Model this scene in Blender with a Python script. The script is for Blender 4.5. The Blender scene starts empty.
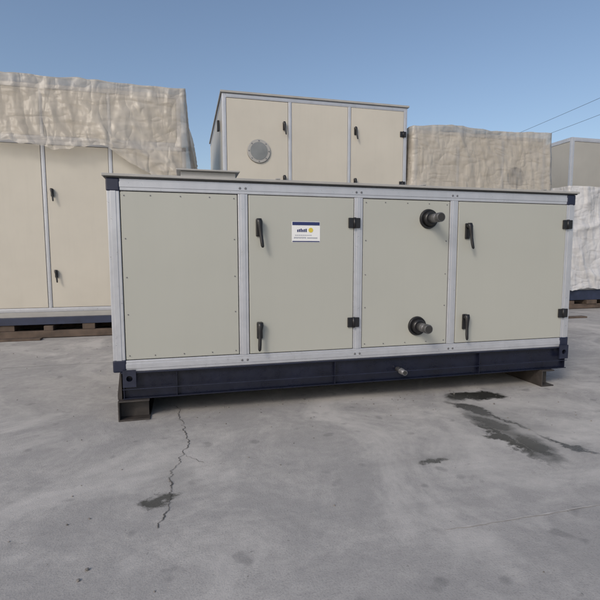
import bpy, bmesh, math, random
from mathutils import Vector, Matrix, noise
random.seed(7)
S=bpy.context.scene
COL=S.collection
# ------------------------------------------------------------------ materials
def newmat(name):
    m=bpy.data.materials.new(name); m.use_nodes=True
    nt=m.node_tree; b=nt.nodes["Principled BSDF"]
    return m,nt,b
def N(nt,t,**k):
    n=nt.nodes.new(t)
    for a,v in k.items(): setattr(n,a,v)
    return n
def ramp(nt,fac,stops):
    r=N(nt,'ShaderNodeValToRGB'); e=r.color_ramp.elements
    while len(e)<len(stops): e.new(0.5)
    for i,(p,c) in enumerate(stops):
        e[i].position=p; e[i].color=(c[0],c[1],c[2],1) if not isinstance(c,float) else (c,c,c,1)
    nt.links.new(fac,r.inputs[0]); return r.outputs[0]
def noise_tex(nt,scale,detail=5,rough=.6,vec=None,dist=0):
    n=N(nt,'ShaderNodeTexNoise'); n.inputs['Scale'].default_value=scale; n.inputs['Detail'].default_value=detail
    n.inputs['Roughness'].default_value=rough; n.inputs['Distortion'].default_value=dist
    if vec is not None: nt.links.new(vec,n.inputs['Vector'])
    return n.outputs['Fac']
def objcoord(nt,scale=(1,1,1)):
    g=N(nt,'ShaderNodeNewGeometry'); mp=N(nt,'ShaderNodeMapping'); mp.inputs['Scale'].default_value=scale
    nt.links.new(g.outputs['Position'],mp.inputs['Vector']); return mp.outputs[0]
def mixc(nt,fac,a,b,mode='MIX'):
    m=N(nt,'ShaderNodeMix',data_type='RGBA',blend_type=mode)
    for s,v in ((0,fac),(6,a),(7,b)):
        if hasattr(v,'is_linked'): nt.links.new(v,m.inputs[s])
        elif isinstance(v,(float,int)): m.inputs[s].default_value=v
        else: m.inputs[s].default_value=(v[0],v[1],v[2],1)
    return m.outputs[2]
def bump(nt,h,strength,dist,b):
    n=N(nt,'ShaderNodeBump'); n.inputs['Strength'].default_value=strength; n.inputs['Distance'].default_value=dist
    nt.links.new(h,n.inputs['Height']); nt.links.new(n.outputs[0],b.inputs['Normal'])
def surf(name,col,rough=.5,metal=0.,var=.12,scale=3.,streak=0.,bumps=0.,bscale=2.,coat=0.,spec=.5,rvar=1.):
    m,nt,b=newmat(name)
    v=objcoord(nt)
    f=noise_tex(nt,scale,4,.6,v)
    c=ramp(nt,f,[(.3,tuple(x*(1-var) for x in col)),(.7,tuple(min(1,x*(1+var*.6)) for x in col))])
    if streak>0:
        v2=objcoord(nt,(9,9,.6)); f2=noise_tex(nt,1.5,4,.7,v2)
        k=ramp(nt,f2,[(.5,0.),(.75,float(streak))])
        c=mixc(nt,k,c,tuple(x*.45+.03 for x in col))
    nt.links.new(c,b.inputs['Base Color'])
    if rvar>0:
        fr=noise_tex(nt,scale*4,3,.6,v); rr=ramp(nt,fr,[(.3,max(.05,rough-.1*rvar)),(.7,min(1.,rough+.12*rvar))])
        nt.links.new(rr,b.inputs['Roughness'])
    else: b.inputs['Roughness'].default_value=rough
    b.inputs['Metallic'].default_value=metal
    b.inputs['Specular IOR Level'].default_value=spec
    if coat: b.inputs['Coat Weight'].default_value=coat
    if bumps: bump(nt,noise_tex(nt,bscale,2,.5,v),bumps,.02,b)
    return m
M_panel=surf("grey_coated_sheet",(.405,.41,.372),.28,var=.04,scale=.6,streak=.03,bumps=.25,bscale=.9,spec=.6,rvar=.0)
M_panelw=surf("off_white_sheet",(.53,.50,.435),.40,var=.06,scale=1.0,streak=.06,bumps=.22,bscale=1.0,rvar=.3)
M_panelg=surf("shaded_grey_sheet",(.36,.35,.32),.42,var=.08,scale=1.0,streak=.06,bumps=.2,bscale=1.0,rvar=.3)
M_alu=surf("aluminium_profile",(.50,.515,.55),.36,metal=.35,var=.08,scale=5,streak=.12)
M_gask=surf("rubber_gasket",(.02,.02,.022),.7,var=.2)
M_blk=surf("black_plastic",(.012,.012,.014),.38,var=.2,scale=20)
M_navy=surf("navy_corner_plastic",(.014,.018,.042),.4,var=.2,scale=12)
M_base=surf("navy_painted_steel",(.007,.009,.022),.32,var=.35,scale=4,streak=.0,bumps=.2,bscale=6)
M_baseh=surf("navy_steel_worn",(.016,.020,.042),.45,var=.4,scale=9)
M_roof=surf("roof_sheet",(.36,.355,.34),.45,var=.12,scale=3)
M_rooflip=surf("roof_lip_strip",(.06,.06,.06),.5,var=.2)
M_pipe=surf("galvanised_pipe",(.16,.16,.165),.4,metal=.6,var=.25,scale=20)
M_pipeend=surf("pipe_bore",(.03,.03,.03),.8)
M_foot=surf("rusty_brown_steel",(.042,.036,.033),.6,var=.4,scale=10,bumps=.2,bscale=20)
M_screw=surf("screw_head",(.22,.22,.23),.4,metal=.7)
M_white=surf("label_white",(.75,.76,.76),.35,var=.02)
M_lnavy=surf("label_navy",(.02,.03,.12),.35,var=.02)
M_lyel=surf("label_yellow",(.62,.50,.06),.35,var=.02)
M_lgrey=surf("label_grey",(.35,.37,.42),.35,var=.02)
M_glass=surf("porthole_glass",(.20,.21,.21),.12,var=.2)
M_wood=surf("weathered_timber",(.10,.072,.055),.75,var=.5,scale=6,streak=.3)
M_rail=surf("blue_rail_steel",(.025,.034,.07),.5,var=.3,scale=6)
M_wall=surf("rendered_wall",(.36,.33,.29),.9,var=.15,scale=.6)
M_cable=surf("cable_black",(.05,.05,.05),.6)
M_pole=surf("pole_concrete",(.3,.29,.27),.85)

def plastic_film(name,lo,hi,white,sc=1.,bstr=.5):
    m,nt,b=newmat(name)
    v=objcoord(nt,(1.0*sc,1.0*sc,.6*sc))
    f1=noise_tex(nt,.9,4,.55,v,1.2)
    va=objcoord(nt,(2.6*sc,2.6*sc,.9*sc)); vb=objcoord(nt,(1.1*sc,1.1*sc,2.4*sc))
    def ridge(vec,s):
        f=noise_tex(nt,s,2.2,.5,vec,.3)
        a=N(nt,'ShaderNodeMath',operation='SUBTRACT'); nt.links.new(f,a.inputs[0]); a.inputs[1].default_value=.5
        a2=N(nt,'ShaderNodeMath',operation='ABSOLUTE'); nt.links.new(a.outputs[0],a2.inputs[0]); return a2.outputs[0]
    r1=ridge(va,1.3); r2=ridge(vb,1.5)
    h=N(nt,'ShaderNodeMath',operation='ADD'); nt.links.new(r1,h.inputs[0]); nt.links.new(r2,h.inputs[1])
    lw=N(nt,'ShaderNodeLayerWeight'); lw.inputs[0].default_value=.3
    face=ramp(nt,lw.outputs['Facing'],[(.25,0.),(.9,.35)])
    base=ramp(nt,f1,[(.35,float(lo)),(.65,float(hi))])
    s2=N(nt,'ShaderNodeMath',operation='ADD',use_clamp=True); nt.links.new(base,s2.inputs[0]); nt.links.new(face,s2.inputs[1])
    b.inputs['Base Color'].default_value=(*white,1)
    b.inputs['Roughness'].default_value=.36; b.inputs['Specular IOR Level'].default_value=.5
    bump(nt,h.outputs[0],bstr,.18,b)
    tr=N(nt,'ShaderNodeBsdfTransparent'); tr.inputs[0].default_value=(.90,.88,.85,1)
    mx=N(nt,'ShaderNodeMixShader')
    nt.links.new(s2.outputs[0],mx.inputs[0]); nt.links.new(tr.outputs[0],mx.inputs[1]); nt.links.new(b.outputs[0],mx.inputs[2])
    nt.links.new(mx.outputs[0],nt.nodes['Material Output'].inputs[0])
    return m
M_film=plastic_film("plastic_wrap_film",.36,.66,(.565,.53,.475),bstr=.55)
M_film2=plastic_film("dense_plastic_wrap_film",.7,.95,(.62,.62,.63),bstr=.5)

# ------------------------------------------------------------------ mesh helpers
def link(ob,parent=None):
    COL.objects.link(ob)
    if parent: ob.parent=parent
    return ob
def empty(name):
    e=bpy.data.objects.new(name,None); e.empty_display_size=.2; COL.objects.link(e); return e
def mesh_from_bm(name,bm,mats,parent=None,smooth=False):
    me=bpy.data.meshes.new(name); bm.normal_update(); bm.to_mesh(me); bm.free()
    for m in (mats if isinstance(mats,(list,tuple)) else [mats]): me.materials.append(m)
    if smooth:
        for p in me.polygons: p.use_smooth=True
    return link(bpy.data.objects.new(name,me),parent)
def bbox(bm,x0,x1,y0,y1,z0,z1,bev=0.,mi=0):
    r=bmesh.ops.create_cube(bm,size=1)
    for v in r['verts']:
        v.co=Vector(((x0+x1)/2+v.co.x*(x1-x0),(y0+y1)/2+v.co.y*(y1-y0),(z0+z1)/2+v.co.z*(z1-z0)))
    fs=set(f for v in r['verts'] for f in v.link_faces)
    for f in fs: f.material_index=mi
    if bev>0:
        es=list(set(e for v in r['verts'] for e in v.link_edges))
        q=bmesh.ops.bevel(bm,geom=es,offset=bev,segments=2,profile=.5,affect='EDGES')
        for f in q['faces']: f.material_index=mi
def boxes(name,lst,mat,parent=None,bev=.003):
    bm=bmesh.new()
    for b in lst: bbox(bm,*b,bev=bev)
    return mesh_from_bm(name,bm,mat,parent)
def cyl(bm,c,axis,r0,r1,h,seg=24,mi=0,cap=True):
    q=bmesh.ops.create_cone(bm,cap_ends=cap,cap_tris=False,segments=seg,radius1=r0,radius2=r1,depth=h)
    rot=Vector((0,0,1)).rotation_difference(Vector(axis).normalized()).to_matrix().to_4x4()
    bmesh.ops.transform(bm,matrix=Matrix.Translation(Vector(c)+Vector(axis).normalized()*h/2)@rot,verts=q['verts'])
    for f in set(f for v in q['verts'] for f in v.link_faces):
        f.material_index=mi
        if len(f.verts)==4: f.smooth=True

def latch(name,x,z,y,parent,s=1.,tilt=.12):
    """black lever compression latch, base plate, hub and drooping tapered lever"""
    bm=bmesh.new()
    bbox(bm,-.026*s,.026*s,-.018*s,0,-.075*s,.075*s,bev=.008*s)
    cyl(bm,(0,-.018*s,.045*s),(0,-1,0),.024*s,.020*s,.035*s,20)
    secs=[(.075,.022,.016,-.05),(.045,.026,.018,-.056),(0,.019,.013,-.060),(-.06,.015,.011,-.064),(-.12,.016,.012,-.070),(-.16,.014,.010,-.078),(-.172,.007,.005,-.080)]
    rings=[]
    for zz,w,d,yy in secs:
        ring=[]
        for k in range(12):
            a=2*math.pi*k/12
            ring.append(bm.verts.new(((w*math.cos(a)-math.sin(tilt)*(zz-.045))*s,(yy+d*math.sin(a))*s,zz*s)))
        rings.append(ring)
    for a,b in zip(rings,rings[1:]):
        for k in range(12):
            f=bm.faces.new((a[k],a[(k+1)%12],b[(k+1)%12],b[k])); f.smooth=True
    bm.faces.new(rings[0]); bm.faces.new(rings[-1])
    bmesh.ops.recalc_face_normals(bm,faces=bm.faces)
    bmesh.ops.translate(bm,verts=bm.verts,vec=(x,y,z))
    return mesh_from_bm(name,bm,M_blk,parent)
def hinge(name,x,z,y,parent,s=1.):
    bm=bmesh.new()
    bbox(bm,x-.058*s,x-.010*s,y-.016*s,y,z-.045*s,z+.045*s,bev=.005*s)
    bbox(bm,x+.010*s,x+.055*s,y-.016*s,y,z-.045*s,z+.045*s,bev=.005*s)
    cyl(bm,(x,y-.012*s,z-.048*s),(0,0,1),.013*s,.013*s,.096*s,16)
    return mesh_from_bm(name,bm,M_blk,parent)

def ahu(name,x0,x1,y0,y1,z0,z1,mull,matp,fw=.095,mw=.085,hl=None,corner=True,panel_gap=.006,doors=()):
    """framed panel cabinet; front is the plane y=y0"""
    e=empty(name)
    boxes("insulated_core",[(x0+.03,x1-.03,y0+.035,y1-.035,z0+.02,z1-.02)],M_gask,e,0)
    bars=[]
    for (xa,xb) in ((x0,x0+fw),(x1-fw,x1)):
        bars.append((xa,xb,y0,y0+.06,z0,z1)); bars.append((xa,xb,y1-.06,y1,z0,z1))
    bars.append((x0+fw,x1-fw,y0,y0+.05,z0,z0+fw)); bars.append((x0+fw,x1-fw,y0,y0+.05,z1-fw,z1))
    bars.append((x0+fw,x1-fw,y1-.05,y1,z0,z0+fw)); bars.append((x0+fw,x1-fw,y1-.05,y1,z1-fw,z1))
    for xs in ((x0,x0+.05),(x1-.05,x1)):
        bars.append((xs[0],xs[1],y0+.06,y1-.06,z0,z0+fw)); bars.append((xs[0],xs[1],y0+.06,y1-.06,z1-fw,z1))
    for h in (hl or []): bars.append((x0+fw,x1-fw,y0,y0+.05,h-mw/2,h+mw/2))
    xs=[x0+fw]+[v for m in mull for v in (m-mw/2,m+mw/2)]+[x1-fw]
    zs=[z0+fw]+[v for m in (hl or []) for v in (m-mw/2,m+mw/2)]+[z1-fw]
    for m in mull:
        for i in range(0,len(zs),2): bars.append((m-mw/2,m+mw/2,y0,y0+.05,zs[i],zs[i+1]))
    boxes("aluminium_frame",bars,M_alu,e,.006)
    rid=[]
    for m in mull:
        rid.append((m-mw*.22,m+mw*.22,y0-.004,y0+.003,z0+fw+.0,z1-fw-.0))
    rid.append((x0+fw+.002,x1-fw-.002,y0-.004,y0+.003,z0+fw*.28,z0+fw*.72))
    rid.append((x0+fw+.002,x1-fw-.002,y0-.004,y0+.003,z1-fw*.72,z1-fw*.28))
    rid.append((x0+fw*.28,x0+fw*.72,y0-.004,y0+.003,z0+fw+.002,z1-fw-.002))
    rid.append((x1-fw*.72,x1-fw*.28,y0-.004,y0+.003,z0+fw+.002,z1-fw-.002))
    boxes("frame_ridges",rid,M_alu,e,.002)
    g=panel_gap
    pan=[]
    for j in range(0,len(zs),2):
        for i in range(0,len(xs),2):
            yy=y0-.004 if (i//2) in doors else y0+.008
            pan.append((xs[i]+g,xs[i+1]-g,yy,y0+.034,zs[j]+g,zs[j+1]-g))
    boxes("front_panels",pan,matp,e,.004)
    boxes("side_panels",[(x0+.006,x0+.03,y0+.06+g,y1-.06-g,z0+fw+g,z1-fw-g),(x1-.03,x1-.006,y0+.06+g,y1-.06-g,z0+fw+g,z1-fw-g),
        (x0+fw+g,x1-fw-g,y1-.034,y1-.008,z0+fw+g,z1-fw-g)],matp,e,.003)
    if corner:
        c=[]
        for xa,xb in ((x0-.004,x0+fw+.006),(x1-fw-.006,x1+.004)):
            for za,zb in ((z0-.002,z0+fw+.008),(z1-fw-.008,z1+.001)):
                c.append((xa,xb,y0-.007,y0+.09,za,zb))
        boxes("corner_caps",c,M_navy,e,.012)
    return e
def screws(name,pts,y,parent,r=.007):
    bm=bmesh.new()
    for x,z in pts: cyl(bm,(x,y,z),(0,-1,0),r,r*.7,.005,10)
    return mesh_from_bm(name,bm,M_screw,parent)

# ------------------------------------------------------------------ main air handling unit
L=4.717;B=.4235;T=2.0735;D=1.9
A=ahu("air_handling_unit",0,L,0,D,B,T,[1.133,2.233,3.257],M_panel,fw=.10,mw=.088,doors=(1,3))
boxes("roof_sheet",[(-.03,L+.03,-.03,D+.03,T+.012,T+.034)],M_roof,A,.004)
boxes("roof_drip_lip",[(-.015,L+.015,-.012,D+.012,T+.002,T+.0115)],M_rooflip,A,0)
boxes("roof_duct_collar",[(.60,1.12,.45,.95,T+.035,T+.16),(.56,1.16,.41,.99,T+.161,T+.176)],M_roof,A,.005)
boxes("roof_seams",[(x-.02,x+.02,-.031,D+.031,T+.035,T+.046) for x in (1.45,2.9,4.3)],M_roof,A,.003)
for i,(x,z) in enumerate([(1.272,1.68),(1.272,.745),(3.405,1.675),(3.405,.75)]): latch("door_latch_%d"%(i+1),x,z,-.004,A,1.05,tilt=.10 if i%2==0 else -.06)
for i,(x,z) in enumerate([(2.187,1.737),(2.187,.787),(4.625,1.76),(4.625,.80)]): hinge("door_hinge_%d"%(i+1),x,z,-.006,A,1.05)
pts=[]
for xa,xb in ((.10,1.089),(2.277,3.213)):
    for z in (B+.14,B+.5,B+.82,B+1.15,T-.14): pts+= [(xa+.035,z),(xb-.035,z)]
    for k in range(1,4): pts+=[(xa+(xb-xa)*k/4,T-.135),(xa+(xb-xa)*k/4,B+.135)]
screws("panel_screws",pts,.008,A,.006)
pts=[]
for m in (1.133,2.233,3.257): pts+=[(m-.025,T-.05),(m+.025,T-.05),(m-.025,B+.05),(m+.025,B+.05)]
screws("frame_bolts",pts,-.004,A,.011)
bm=bmesh.new()
lx,lz=1.714,1.646
bbox(bm,lx-.135,lx+.135,-.0065,-.0042,lz-.095,lz+.095,mi=0)
bbox(bm,lx-.130,lx+.130,-.0085,-.0066,lz+.062,lz+.092,mi=1)
for k in range(9):
    bbox(bm,lx-.115+.013*k,lx-.115+.013*k+.009,-.0080,-.0066,lz-.060+(k%2)*.002,lz-.046,mi=3)
    bbox(bm,lx+.012+.011*k,lx+.012+.011*k+.008,-.0080,-.0066,lz-.060,lz-.048,mi=3)
    bbox(bm,lx-.105+.018*k,lx-.105+.018*k+.014,-.0080,-.0066,lz-.033,lz-.026,mi=3)
for k in range(6): bbox(bm,lx-.085+.016*k,lx-.085+.016*k+.011,-.0085,-.0066,lz+.0,lz+.022+(k%3)*.004,mi=1)
cyl(bm,(lx+.045,-.0066,lz+.018),(0,-1,0),.022,.022,.002,24,mi=2)
bbox(bm,lx-.130,lx+.130,-.0085,-.0066,lz-.091,lz-.082,mi=1)
mesh_from_bm("nameplate_sticker",bm,[M_white,M_lnavy,M_lyel,M_lgrey],A)
def stub(name,x,z,parent):
    bm=bmesh.new()
    cyl(bm,(x,.008,z),(0,-1,0),.098,.092,.022,36,mi=0)
    cyl(bm,(x,-.014,z),(0,-1,0),.080,.058,.045,36,mi=0)
    cyl(bm,(x,-.05,z),(0,-1,0),.043,.043,.13,28,mi=1)
    for k in range(7): cyl(bm,(x,-.18-.007*k,z),(0,-1,0),.045,.042,.0068,28,mi=1)
    cyl(bm,(x,-.2292,z),(0,-1,0),.036,.036,.002,24,mi=2)
    mesh_from_bm(name,bm,[M_blk,M_pipe,M_pipeend],parent)
stub("coil_pipe_upper",2.975,1.79,A); stub("coil_pipe_lower",2.875,.722,A)
def channel_x(name,x0,x1,yf,zb,zt,parent,mat,sgn=1):
    boxes(name,[(x0,x1,yf+.045*sgn-.004,yf+.045*sgn+.004,zb+.009,zt-.009),
        (x0,x1,min(yf,yf+.07*sgn),max(yf,yf+.07*sgn),zb,zb+.0088),(x0,x1,min(yf,yf+.07*sgn),max(yf,yf+.07*sgn),zt-.0088,zt)],mat,parent,.002)
zb,zt=.181,.415
channel_x("base_channel_front",.07,L-.01,-.012,zb,zt,A,M_base)
channel_x("base_channel_back",.07,L-.01,D+.012,zb,zt,A,M_base,-1)
boxes("base_cross_members",[(x,x+.05,.07,D-.07,zb+.01,zt-.01) for x in (.08,.9,1.7,2.5,3.3,4.0,4.64)],M_base,A,.003)
boxes("base_tray",[(.06,L-.02,-.02,D,zt+.0005,B-.0005)],M_baseh,A,.002)
boxes("base_front_lip",[(.07,L-.01,-.020,-.013,zb+.088,zb+.094)],M_baseh,A,.002)
boxes("base_stiffeners",[(x,x+.008,-.009,.028,zb+.01,zt-.01) for x in (.075,.52,2.0,3.6,4.68)],M_base,A,0)
bm=bmesh.new(); cyl(bm,(2.68,.03,.285),(0,-1,0),.026,.026,.17,20,mi=0); cyl(bm,(2.68,-.141,.285),(0,-1,0),.020,.020,.0015,16,mi=1)
cyl(bm,(2.68,-.05,.285),(0,-1,0),.034,.034,.02,6,mi=0)
mesh_from_bm("drain_pipe",bm,[M_screw,M_pipeend],A)
def lug(name,x,parent):
    bm=bmesh.new()
    n=20; R=.026; c=Vector((x,0,zb+.19)); hw,hh=.055,.075
    inner=[];outer=[]
    for k in range(n):
        a=2*math.pi*k/n; d=Vector((math.cos(a),0,math.sin(a)))
        inner.append(c+d*R); s=min(hw/abs(d.x) if abs(d.x)>1e-6 else 9,hh/abs(d.z) if abs(d.z)>1e-6 else 9); outer.append(c+d*s)
    def ringv(pl,y): return [bm.verts.new((p.x,y,p.z)) for p in pl]
    a,b,c2,d2=ringv(inner,-.036),ringv(outer,-.036),ringv(inner,-.0225),ringv(outer,-.0225)
    for k in range(n):
        j=(k+1)%n
        bm.faces.new((a[k],a[j],b[j],b[k])); bm.faces.new((c2[k],d2[k],d2[j],c2[j]))
        bm.faces.new((b[k],b[j],d2[j],d2[k])); bm.faces.new((a[k],c2[k],c2[j],a[j]))
    bmesh.ops.recalc_face_normals(bm,faces=bm.faces)
    return mesh_from_bm(name,bm,M_baseh,parent)
lug("lifting_lug_1",L-.07,A); lug("lifting_lug_2",.13,A)
# ------------------------------------------------------------------ support beams
def foot(name,x0,x1,web_right=False,plate=False):
    e=empty(name); y0,y1=-.05,D+.05; h=zb-.001
    xw=(x1-.012,x1) if web_right else (x0,x0+.012)
    boxes("channel_web",[(xw[0],xw[1],y0,y1,.0135,h-.0125)],M_foot,e,.002)
    boxes("channel_flanges",[(x0,x1,y0,y1,.001,.013),(x0,x1,y0,y1,h-.012,h)],M_foot,e,.003)
    boxes("web_stiffener",[(x0+.013,x1-.013,y0+.10,y0+.11,.0135,h-.0125)],M_foot,e,0)
    if plate:
        bm=bmesh.new()
        p=[(x0-.005,h+.001),(x0+.03,h+.001),(x0+.03,zt+.0),(x0+.018,zt+.0),(x0-.005,h+.05)]
        bm.faces.new([bm.verts.new((a,.005,b)) for a,b in p])
        r=bmesh.ops.extrude_face_region(bm,geom=list(bm.faces))
        bmesh.ops.translate(bm,verts=[v for v in r['geom'] if isinstance(v,bmesh.types.BMVert)],vec=(0,.14,0))
        bmesh.ops.recalc_face_normals(bm,faces=bm.faces)
        mesh_from_bm("end_bracket",bm,M_foot,e)
    return e
foot("support_beam",.03,.29,plate=True); foot("support_beam.001",4.36,4.52)

# ------------------------------------------------------------------ background row of units
def skid_stack(name,x0,x1,y0,y1,ztop):
    e=empty(name)
    boxes("bearers",[(x0,x1,y,y+.10,.012,.13) for y in (y0,(y0+y1)/2,y1-.1)],M_wood,e,.005)
    bl=[];n=int((x1-x0)/.75)
    for i in range(n+1):
        xx=x0+(x1-x0-.3)*i/n+random.uniform(-.14,.10); w=random.uniform(.10,.45)
        bl.append((xx,xx+w,y0+.02+random.uniform(-.05,.05),y1-.02,.131,.235-random.choice([0,0,.02])))
    boxes("cross_blocks",bl,M_wood,e,.005)
    boxes("loose_board",[(x0+2.2,x0+4.3,y0-.22,y0-.06,.001,.035)],M_wood,e,.004)
    boxes("steel_rail",[(x0-.05,x1+.05,y0+.04,y0+.12,.236,ztop),(x0-.05,x1+.05,y1-.12,y1-.04,.236,ztop)],M_rail,e,.004)
    return e
YR=4.7
U1=ahu("air_handling_unit.001",-6.1,.68,YR,YR+2.2,.45,3.40,[-5.0,-3.9,-2.8,-1.70,-.62],M_panelw,fw=.07,mw=.06,hl=[],doors=(1,3))
def upper(name,parent,x0,x1,y0,y1,z0,z1,mull):
    u=ahu(name,x0,x1,y0,y1,z0,z1,mull,M_panelw,fw=.07,mw=.05,corner=False); u.parent=parent; return u
upper("upper_section",U1,-6.1,.60,YR+.02,YR+2.2,3.405,4.33,[-5.0,-3.9,-2.8,-1.70,-.62])
boxes("base_sill",[(-6.1,.68,YR-.01,YR+2.2,.36,.448)],M_roof,U1,.004)
for i,(x,z) in enumerate([(-1.58,2.52),(-1.58,1.12),(-.52,2.52),(-.52,1.12),(-3.8,2.5),(-3.8,1.1)]): latch("latch_%d"%(i+1),x,z,YR-.001,U1,.9)
skid_stack("timber_skid",-6.1,.66,YR-.12,YR+2.2,.36)
U2=ahu("air_handling_unit.002",1.35,5.10,YR,YR+4.0,.45,4.43,[2.64,3.85],M_panelw,fw=.075,mw=.065,hl=[2.45],corner=False,doors=(1,2))
boxes("roof_sheet",[(1.32,5.13,YR-.03,YR+4.03,4.432,4.47)],M_roof,U2,.004)
bm=bmesh.new()
cyl(bm,(2.03,YR+.008,3.41),(0,-1,0),.225,.215,.03,40,mi=0); cyl(bm,(2.03,YR-.022,3.41),(0,-1,0),.165,.165,.004,40,mi=1)
for k in range(8):
    a=k*math.pi/4; cyl(bm,(2.03+.19*math.cos(a),YR-.022,3.41+.19*math.sin(a)),(0,-1,0),.012,.010,.008,10,mi=2)
mesh_from_bm("porthole_window",bm,[M_roof,M_glass,M_screw],U2)
for i,(x,z) in enumerate([(2.52,3.9),(3.97,3.9),(2.52,2.9),(3.97,2.9)]): latch("latch_%d"%(i+1),x,z,YR-.004,U2,1.0)
for i,(x,z) in enumerate([(5.01,3.9),(5.01,2.9)]): hinge("hinge_%d"%(i+1),x,z,YR-.004,U2,1.2)
boxes("lifting_tabs",[(1.30,1.345,YR+.6,YR+.7,3.9,4.1),(1.30,1.345,YR+2.6,YR+2.7,3.3,3.5)],M_blk,U2,.004)
skid_stack("timber_skid.001",1.35,5.1,YR-.1,YR+4.0,.449)
U3=ahu("air_handling_unit.003",5.28,8.5,YR,YR+2.0,.45,4.02,[6.3,7.4],M_panelw,fw=.07,mw=.06,hl=[2.5],corner=False)
bm=bmesh.new(); cyl(bm,(7.75,YR+.008,3.15),(0,-1,0),.22,.21,.03,32,mi=1); cyl(bm,(7.75,YR-.022,3.15),(0,-1,0),.14,.14,.004,32,mi=0)
mesh_from_bm("porthole_window",bm,[M_pipe,M_blk],U3)
skid_stack("timber_skid.002",5.28,8.5,YR-.1,YR+2.0,.449)
YQ=6.0
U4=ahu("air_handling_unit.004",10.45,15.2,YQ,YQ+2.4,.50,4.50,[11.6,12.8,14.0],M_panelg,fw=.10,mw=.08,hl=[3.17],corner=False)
for i,(x,z) in enumerate([(11.5,4.0),(12.7,4.0)]): latch("latch_%d"%(i+1),x,z,YQ-.004,U4,1.0)
skid_stack("timber_skid.003",10.4,15.2,YQ-.1,YQ+2.4,.499)

def wrap(name,x0,x1,y0,y1,zt,zb_fn,mat,flare=.1,amp=.06,seed=0,sag=.05,top=True,res=.045,parent=None):
    per=[]
    def seg(a,b):
        n=max(2,int((Vector(b)-Vector(a)).length/res)); return [Vector(a)+(Vector(b)-Vector(a))*i/n for i in range(n)]
    P=[(x0,y0,0),(x1,y0,0),(x1,y1,0),(x0,y1,0)]
    for i in range(4): per+=seg(P[i],P[(i+1)%4])
    c=Vector(((x0+x1)/2,(y0+y1)/2,0))
    bm=bmesh.new(); rings=[]
    ro=Vector((seed*7.3,seed*3.1,seed))
    def outward(p):
        ox=(-1 if p.x<x0+.001 else (1 if p.x>x1-.001 else 0)); oy=(-1 if p.y<y0+.001 else (1 if p.y>y1-.001 else 0))
        v=Vector((ox,oy,0)); return v.normalized() if v.length else Vector((0,0,0))
    def hh(x,y): return noise.noise(Vector((x*.9,y*.9,1))+ro)*sag*1.6+abs(noise.noise(Vector((x*2.6,y*2.6,2))+ro))*sag*.8
    if top:
        for s in (.0,.4,.7,.88,.96):
            r=[]
            for p in per:
                q=Vector((p.x*s+c.x*(1-s),p.y*s+c.y*(1-s),0))
                r.append(bm.verts.new((q.x,q.y,zt+hh(q.x,q.y)+.02)))
            rings.append(r)
    M=54
    def tri(v):
        f=v-math.floor(v); return 1-abs(2*f-1)
    for j in range(M+1):
        t=j/M; r=[]
        for i,p in enumerate(per):
            s=p.x+p.y
            zbot=zb_fn(p.x,p.y)+.14*noise.noise(Vector((p.x*1.3,p.y*1.3,5))+ro)+.04*noise.noise(Vector((p.x*6,p.y*6,5))+ro)
            z=(zt+hh(p.x,p.y)*(1-t)**4)*(1-t)+zbot*t
            w1=noise.noise(Vector((s*.5,z*.4,seed))) ; w2=noise.noise(Vector((s*.6,z*.5,seed+9)))
            f1=tri(s*.95+.30*z+w1*1.5)**3
            f2=tri(s*1.3-.95*z+w2*1.6)**4
            f3=tri(s*2.6+.15*z+w2*2.2)**3
            f4=tri(s*3.7+1.6*z+w1*3)**2
            k1=max(0,noise.noise(Vector((s*.7,z*.8,seed+3)))+.3); k2=max(0,noise.noise(Vector((s*.8,z*.9,seed+6)))+.2)
            out=(f1*.8*k1+f2*.9*k2+f3*.3*k1+f4*.14+.10)*amp*(.5+.6*t)+flare*t**1.5+.012
            v=p+outward(p)*max(.012,out)
            r.append(bm.verts.new((v.x,v.y,z)))
        rings.append(r)
    n=len(per)
    for a,b in zip(rings,rings[1:]):
        for k in range(n):
            try:
                f=bm.faces.new((a[k],b[k],b[(k+1)%n],a[(k+1)%n])); f.smooth=True
            except ValueError: pass
    bmesh.ops.remove_doubles(bm,verts=bm.verts,dist=.0005)
    bmesh.ops.recalc_face_normals(bm,faces=bm.faces)
    return mesh_from_bm(name,bm,mat,parent)
wrap("plastic_wrap_sheet",-6.15,.68,YR-.03,YR+2.25,4.42,lambda x,y: 3.30 if x<-.75 else 3.30-.60*min(1,(x+.75)/1.2),M_film,flare=.14,amp=.17,seed=1,sag=.05)
wrap("plastic_wrap_sheet.001",5.22,8.56,YR-.05,YR+2.05,4.10,lambda x,y:1.2,M_film,flare=.08,amp=.16,seed=2,sag=.035)
wrap("plastic_wrap_sheet.002",10.40,15.25,YQ-.05,YQ+2.45,3.25,lambda x,y:.55,M_film2,flare=.05,amp=.16,seed=3,sag=.02,top=False)

# ------------------------------------------------------------------ ground
bm=bmesh.new()
bmesh.ops.create_grid(bm,x_segments=2,y_segments=2,size=600)
m,nt,b=newmat("yard_concrete")
v=objcoord(nt)
big=noise_tex(nt,.35,5,.6,v,.4); mid=noise_tex(nt,1.5,7,.72,v,.8); fine=noise_tex(nt,14,6,.75,v); grit=noise_tex(nt,110,2,.7,v)
c=ramp(nt,big,[(.3,(.375,.362,.35)),(.7,(.455,.437,.415))])
c=mixc(nt,ramp(nt,mid,[(.40,0.),(.58,.75)]),c,(.30,.292,.286))
c=mixc(nt,ramp(nt,fine,[(.35,.45),(.6,0.)]),c,(.25,.243,.238))
c=mixc(nt,ramp(nt,grit,[(.32,.4),(.5,0.)]),c,(.16,.157,.152))
c=mixc(nt,ramp(nt,noise_tex(nt,.8,6,.65,v,1.2),[(.50,0.),(.66,.65)]),c,(.53,.51,.485))
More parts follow.
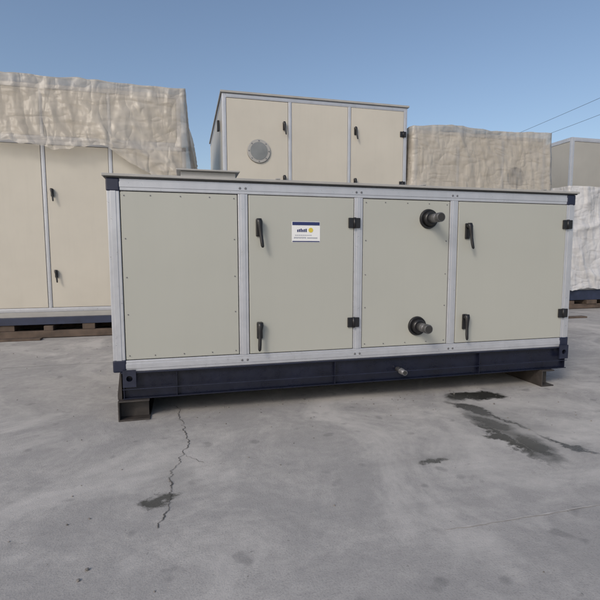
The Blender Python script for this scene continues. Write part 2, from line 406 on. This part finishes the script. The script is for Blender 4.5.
vs=objcoord(nt,(.35,2.6,1)); c=mixc(nt,ramp(nt,noise_tex(nt,1.2,5,.65,vs,.6),[(.55,0.),(.72,.4)]),c,(.24,.235,.23))
c=mixc(nt,ramp(nt,noise_tex(nt,5,2,.4,v),[(.67,0.),(.73,.4)]),c,(.12,.12,.12))
c=mixc(nt,ramp(nt,noise_tex(nt,26,2,.5,v),[(.72,0.),(.76,.55)]),c,(.13,.125,.12))
warp=N(nt,'ShaderNodeTexNoise'); warp.inputs['Scale'].default_value=3.4; warp.inputs['Detail'].default_value=7; warp.inputs['Roughness'].default_value=.72
nt.links.new(v,warp.inputs['Vector'])
wv=N(nt,'ShaderNodeVectorMath',operation='MULTIPLY_ADD'); wv.inputs[1].default_value=(.45,.45,0); nt.links.new(warp.outputs['Color'],wv.inputs[0])
nt.links.new(v,wv.inputs[2])
def stain(cx,cy,rx,ry,soft=.35,ang=0.):
    s=N(nt,'ShaderNodeMapping',vector_type='TEXTURE'); s.inputs['Location'].default_value=(cx+.225,cy+.225,0)
    s.inputs['Rotation'].default_value=(0,0,ang); s.inputs['Scale'].default_value=(rx,ry,1)
    nt.links.new(wv.outputs[0],s.inputs['Vector'])
    l=N(nt,'ShaderNodeVectorMath',operation='LENGTH'); nt.links.new(s.outputs[0],l.inputs[0])
    return ramp(nt,l.outputs['Value'],[(max(0.,.9-soft),1.),(.99,0.)])
def add(a,b2):
    n=N(nt,'ShaderNodeMath',operation='MAXIMUM'); nt.links.new(a,n.inputs[0]); nt.links.new(b2,n.inputs[1]); return n.outputs[0]
wet=None
for st in [(3.48,-.15,.37,.17,.2),(3.20,-.50,.10,.32,.35,.35),(3.10,-.88,.15,.36,.45,.1),(3.12,-1.32,.17,.38,.45,-.15),(3.00,-1.15,.06,.55,.4),(3.40,-1.40,.05,.26,.4,.3),(3.30,-.75,.035,.40,.4,.12),(2.27,-1.35,.11,.06,.4),(.42,-1.46,.10,.075,.35)]:
    s=stain(*st); wet=s if wet is None else add(wet,s)
c=mixc(nt,wet,c,(.042,.042,.038))
damp=add(add(stain(3.22,-.80,.38,.95,.6,.1),stain(.5,-1.2,.2,.45,.85)),stain(2.3,-1.3,.3,.15,.8))
dm=N(nt,'ShaderNodeMath',operation='MULTIPLY'); dm.inputs[1].default_value=.5; nt.links.new(damp,dm.inputs[0])
c=mixc(nt,dm.outputs[0],c,(.19,.187,.18))
nt.links.new(c,b.inputs['Base Color'])
rr=mixc(nt,wet,ramp(nt,mid,[(.3,.7),(.7,.9)]),(.2,.2,.2))
nt.links.new(rr,b.inputs['Roughness'])
bm_=N(nt,'ShaderNodeMath',operation='ADD'); nt.links.new(fine,bm_.inputs[0]); nt.links.new(grit,bm_.inputs[1])
bump(nt,bm_.outputs[0],.22,.012,b)
mesh_from_bm("ground",bm,m)

M_crack=surf("crack_dark",(.10,.095,.09),.95,var=.4,scale=20)
M_joint=surf("joint_filler",(.42,.405,.39),.9,var=.3,scale=8)
def crack(bm,pts,w,z=.004,jit=.03,n=14,rag=1.1):
    P=[]
    for a,b2 in zip(pts,pts[1:]):
        a=Vector(a);b2=Vector(b2)
        for i in range(n): P.append(a.lerp(b2,i/n))
    P.append(Vector(pts[-1]))
    d0=(Vector(pts[-1])-Vector(pts[0])).normalized(); nn=Vector((-d0.y,d0.x))
    L_=[];R_=[]
    for i,p in enumerate(P):
        q=p+nn*jit*(noise.noise(Vector((p.x*4,p.y*4,3)))+.5*noise.noise(Vector((p.x*17,p.y*17,7)))+.35*noise.noise(Vector((p.x*55,p.y*55,7))))
        ww=w*(.25+rag*abs(noise.noise(Vector((p.x*9,p.y*9,11)))))*(.25 if i in (0,len(P)-1) else 1)
        L_.append(bm.verts.new((q.x+nn.x*ww,q.y+nn.y*ww,z))); R_.append(bm.verts.new((q.x-nn.x*ww,q.y-nn.y*ww,z)))
    for i in range(len(P)-1): bm.faces.new((L_[i],R_[i],R_[i+1],L_[i+1]))
bm=bmesh.new()
crack(bm,[(.50,.3),(.545,-.13),(.60,-.45),(.585,-.86),(.50,-1.15),(.52,-1.4),(.45,-1.75)],.0055,jit=.05,n=30)
crack(bm,[(.585,-.86),(.72,-1.02)],.003,jit=.04,n=26)
crack(bm,[(-.6,-.9),(-1.6,-.4),(-3.0,-.6)],.002,jit=.08,n=40)
bmesh.ops.recalc_face_normals(bm,faces=bm.faces)
mesh_from_bm("ground_cracks",bm,M_crack)
bm=bmesh.new()
for (a,b2,w) in [((1.9,-2.13),(30,-2.16),.007),((-30,2.35),(30,2.35),.006)]:
    crack(bm,[a,b2],w,z=.003,jit=.008,n=700,rag=2.5)
bmesh.ops.recalc_face_normals(bm,faces=bm.faces)
mesh_from_bm("ground_joints",bm,M_joint)
# scattered grit and small stones, one object
bm=bmesh.new(); rg=random.Random(3)
M_grit=surf("grit_stone",(.22,.205,.19),.9,var=.5,scale=9)
for i in range(420):
    if i<260: x=rg.uniform(-2.5,6); y=rg.uniform(-2.6,4.3)
    else: x=rg.gauss(2.4,1.6); y=abs(rg.gauss(0,.35))*rg.choice([-1,1])+.1
    r=rg.uniform(.002,.0065)*(1.7 if rg.random()<.06 else 1)
    q=bmesh.ops.create_icosphere(bm,subdivisions=1,radius=r)
    for vv in q['verts']:
        vv.co=Vector((vv.co.x*rg.uniform(.8,1.5),vv.co.y*rg.uniform(.7,1.3),vv.co.z*.7))+Vector((x,y,.001+r*.5))
mesh_from_bm("gravel_grit",bm,M_grit)

w=empty("boundary_wall")
boxes("wall_body",[(-60,60,24,24.25,.0,2.6)],M_wall,w,.01)
boxes("wall_coping",[(-60,60,23.95,24.30,2.602,2.70)],M_roof,w,.01)
boxes("wall_piers",[(x,x+.4,23.85,23.998,0,2.6) for x in range(-60,60,5)],M_wall,w,.01)

def pole(name,x,y,h):
    e=empty(name); bm=bmesh.new(); cyl(bm,(x,y,0),(0,0,1),.18,.11,h,20); mesh_from_bm("shaft",bm,M_pole,e)
    boxes("crossarm",[(x-.9,x+.9,y-.06,y+.06,h-.5,h-.38)],M_pole,e,.01)
    bm=bmesh.new()
    for dx in (-.8,0,.8): cyl(bm,(x+dx,y,h-.38),(0,0,1),.04,.03,.18,12)
    mesh_from_bm("insulators",bm,M_blk,e); return e
pole("utility_pole",27,40,11.2); pole("utility_pole.001",23.2,4.0,11.2)
def cable(name,a,b2,sag):
    cu=bpy.data.curves.new(name,'CURVE'); cu.dimensions='3D'; cu.bevel_depth=.010; s=cu.splines.new('POLY'); n=30; s.points.add(n)
    for i in range(n+1):
        t=i/n; p=Vector(a).lerp(Vector(b2),t); p.z-=sag*4*t*(1-t); s.points[i].co=(p.x,p.y,p.z,1)
    cu.materials.append(M_cable); link(bpy.data.objects.new(name,cu))
cable("power_line",(27,40,11.0),(23.2,4,11.0),.25)
cable("power_line.001",(27.8,40,10.6),(24.0,4,10.3),.35)

# ------------------------------------------------------------------ light
sun_el=math.radians(35); az=math.radians(225)
sd=Vector((math.sin(az)*math.cos(sun_el),math.cos(az)*math.cos(sun_el),math.sin(sun_el)))
w=bpy.data.worlds.new("World"); S.world=w; w.use_nodes=True
nt=w.node_tree; bg=nt.nodes['Background']; sky=N(nt,'ShaderNodeTexSky',sky_type='NISHITA'); sky.sun_disc=False
sky.sun_elevation=sun_el; sky.sun_rotation=az; sky.air_density=1.0; sky.dust_density=2.6; sky.ozone_density=1.0
nt.links.new(sky.outputs[0],bg.inputs[0]); bg.inputs[1].default_value=.145
ld=bpy.data.lights.new("sun",'SUN'); ld.energy=1.25; ld.angle=math.radians(14); ld.color=(1,.93,.83)
lo=bpy.data.objects.new("sun",ld); COL.objects.link(lo); lo.rotation_euler=(-sd).to_track_quat('-Z','Y').to_euler()

# ------------------------------------------------------------------ camera
ya,pi_,ro,f=.2452,.0961,-.001,456.4
fw=Vector((math.sin(ya)*math.cos(pi_),math.cos(ya)*math.cos(pi_),-math.sin(pi_))); r=Vector((math.cos(ya),-math.sin(ya),0)); u=r.cross(fw)
r2=r*math.cos(ro)+u*math.sin(ro); u2=-r*math.sin(ro)+u*math.cos(ro)
cam=bpy.data.cameras.new("camera"); co=bpy.data.objects.new("camera",cam); COL.objects.link(co)
mt=Matrix((( r2.x,u2.x,-fw.x,.6231),(r2.y,u2.y,-fw.y,-4.1324),(r2.z,u2.z,-fw.z,1.4252),(0,0,0,1)))
co.matrix_world=mt; cam.sensor_width=36; cam.lens=f/600*36; cam.clip_end=2000; cam.clip_start=.05
S.camera=co
S.view_settings.view_transform='Standard'; S.view_settings.look='None'; S.view_settings.exposure=0
